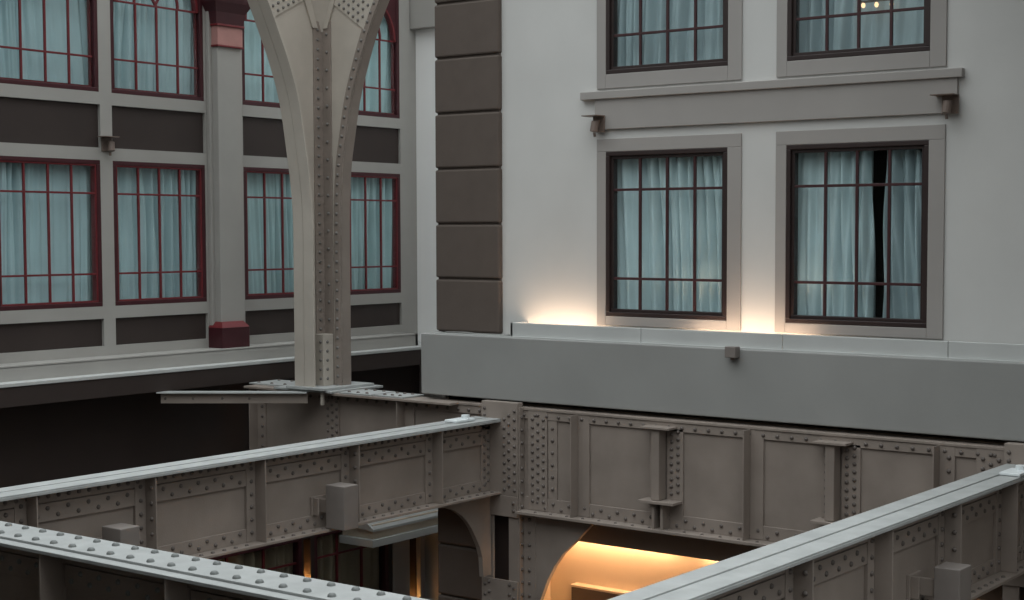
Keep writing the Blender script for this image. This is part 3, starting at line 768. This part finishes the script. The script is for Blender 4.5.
def spotlight(mp, u, n, z, label, s=1.0):
    t = thing('spotlight', mp(u, n, z - .2), label, 'lamp', 'small bracket spotlights')
    box_obj('cap_plate', mp, (u - .13 * s, u + .09 * s, n, n + .17, z, z + .012), 'fitting', t, .002)
    box_obj('back_plate', mp, (u - .07 * s, u + .09 * s, n, n + .02, z - .18, z), 'fitting', t, .003)
    bm = bmesh.new()
    c = Vector(mp(u + .015, n + .09, z - .06)); e_ = Vector(mp(u + .005, n + .11, z - .175))
    tube(bm, [c, c + (e_ - c) * .3, e_], .045, 12); obj('lamp_head', bm, 'fitting', t, smooth=False)
    bm = bmesh.new(); tube(bm, [mp(u + .03, n + .01, z - .06), mp(u + .03, n + .06, z - .05), c], .012, 8); obj('swivel_arm', bm, 'fitting', t)
    bm = bmesh.new(); tube(bm, [mp(u + .0, n + .09, z - .19), mp(u + .005, n + .085, z - .235)], .016, 8); obj('cable_gland', bm, 'fitting', t)
spotlight(mapR, -10.31, .045, 1.345, 'small bracket spotlight at the left end of the grey moulding')
spotlight(mapR, -6.02, .045, 1.365, 'small bracket spotlight at the right end of the grey moulding', 1.1)
spotlight(mapL, 12.62, 0, 1.24, 'small bracket spotlight on the left wall between the dark brown panels')

def top_fitting(x, y, label):
    t = thing('white_fitting', (x, y, -2.2), label, 'fitting', 'white fittings on the girder ends')
    box_obj('plate', mapW, (x - .09, x + .11, y - .16, y + .16, -2.2, -2.17), 'white_metal', t, .008)
    bm = bmesh.new(); tube(bm, [(x + .03, y + .08, -2.17), (x + .03, y + .08, -2.13)], .05, 12); obj('knob', bm, 'white_metal', t)
top_fitting(-11.64, 13.6, 'small white fitting on the end of the long left girder')
top_fitting(-4.93, 13.55, 'small white fitting on the end of the lower right girder')

t = thing('junction_box', (-8.3, 14.2, -1.345), 'small brown junction box on the upper edge of the grey fascia', 'junction box')
box_obj('housing', mapW, (-8.37, -8.235, 14.15, 14.25, -1.335, -1.215), 'box', t, .006)
bm = bmesh.new(); tube(bm, [(-8.30, 14.2, -1.335), (-8.30, 14.2, -1.36)], .022, 8); obj('cable_gland', bm, 'fitting', t)

bm = bmesh.new()
tube(bm, [(-12.55, 14.42, -1.232), (-12.2, 14.40, -1.225), (-12.0, 14.36, -1.232), (-11.6, 14.40, -1.232), (-11.45, 14.5, -1.232)], .013, 8)
tag(obj('cable', bm, 'cable', None, smooth=True), 'thin grey cable lying on the fascia at the foot of the brown blocks', 'cable')

# lamps hidden behind the curb, washing the wall above
def uplight(x0, x1, label):
    t = thing('uplight', ((x0 + x1) / 2, 14.47, -1.245), label, 'lamp', 'uplights behind the curb')
    box_obj('housing', mapW, (x0, x1, 14.355, 14.43, -1.243, -1.21), 'white_metal', t)
    box_obj('diffuser', mapW, (x0 + .02, x1 - .02, 14.365, 14.42, -1.21, -1.203), 'warm', t)
uplight(-11.37, -10.28, 'warm uplight behind the curb left of the lower left brown window')
uplight(-9.0, -7.55, 'warm uplight behind the curb between the two lower brown windows')
# amber lamps above the recess under the main girder
def downlight(x0, x1, label):
    t = thing('strip_light', ((x0 + x1) / 2, 14.9, -3.4), label, 'lamp', 'strip lights in the recess')
    box_obj('housing', mapW, (x0, x1, 15.12, 15.20, -3.42, -3.30), 'white_metal', t)
    box_obj('diffuser', mapW, (x0 + .02, x1 - .02, 15.13, 15.17, -3.70, -3.42), 'orange', t)
downlight(-11.3, -9.65, 'amber strip light at the left end of the recess under the girder')
downlight(-9.3, -7.4, 'amber strip light behind the lower right girder, in the recess')
for y0, y1, zl, lb in ((18.38, 18.50, -6.2, 'amber strip light at the foot of the slot between the two grey piers'), (16.05, 16.155, -5.35, 'amber strip light at the foot of the slot between the shaded windows')):
    t = thing('strip_light', (-16.88, (y0 + y1) / 2, zl), lb, 'lamp', 'strip lights in the wall slots')
    box_obj('housing', mapW, (-16.95, -16.84, y0, y1, zl, zl + .06), 'white_metal', t)
    box_obj('diffuser', mapW, (-16.94, -16.85, y0 + .01, y1 - .01, zl + .06, zl + .07), 'slot', t)
t = thing('strip_light', (-9.7, 14.23, -6.4), 'unseen amber strip light added low under the main girder to light the side of the middle post', 'lamp', 'strip lights in the recess')  # lamp added out of view so amber light reaches the post side
box_obj('housing', mapW, (-9.80, -9.70, 14.19, 14.32, -6.4, -5.45), 'white_metal', t, .004)
box_obj('light_baffle', mapW, (-10.5, -9.80, 14.183, 14.195, -6.4, -5.45), 'white_metal', t)  # added to keep this lamp's light off the knee bracket
box_obj('diffuser', mapW, (-9.81, -9.80, 14.215, 14.30, -6.35, -5.70), 'slot', t)
# canopy in the lit recess
t = thing('canopy_box', (-9.9, 14.95, -5.0), 'brown box canopy with a lit top edge in the amber recess', 'canopy')
box_obj('canopy_body', mapW, (-11.13, -8.8, 15.12, 15.25, -5.4, -4.38), 'quoin', t, .006)
box_obj('canopy_lit_edge', mapW, (-11.14, -8.78, 15.11, 15.25, -4.38, -4.352), 'cream', t, .003)  # pale colour stands in for the light on the top edge

# small warm glowing spots set behind the glass of the upper right window
t = thing('window_glow', (-6.95, 14.77, 2.36), 'cluster of small warm glowing spots behind the glass of the upper right brown window', 'lamp')
box_obj('spot_bar', mapR, (-7.12, -6.72, -.185, -.165, 2.40, 2.425), 'fitting', t, .003)
for u, z in ((-7.08, 2.375), (-6.93, 2.37), (-6.76, 2.36)):
    bm = bmesh.new(); bmesh.ops.create_uvsphere(bm, u_segments=12, v_segments=8, radius=.022)
    bmesh.ops.scale(bm, verts=bm.verts, vec=(1, 1, 1.3)); bmesh.ops.translate(bm, verts=bm.verts, vec=mapR(u, -.175, z))
    obj('glow_spot', bm, 'glow_spot', t, smooth=True)
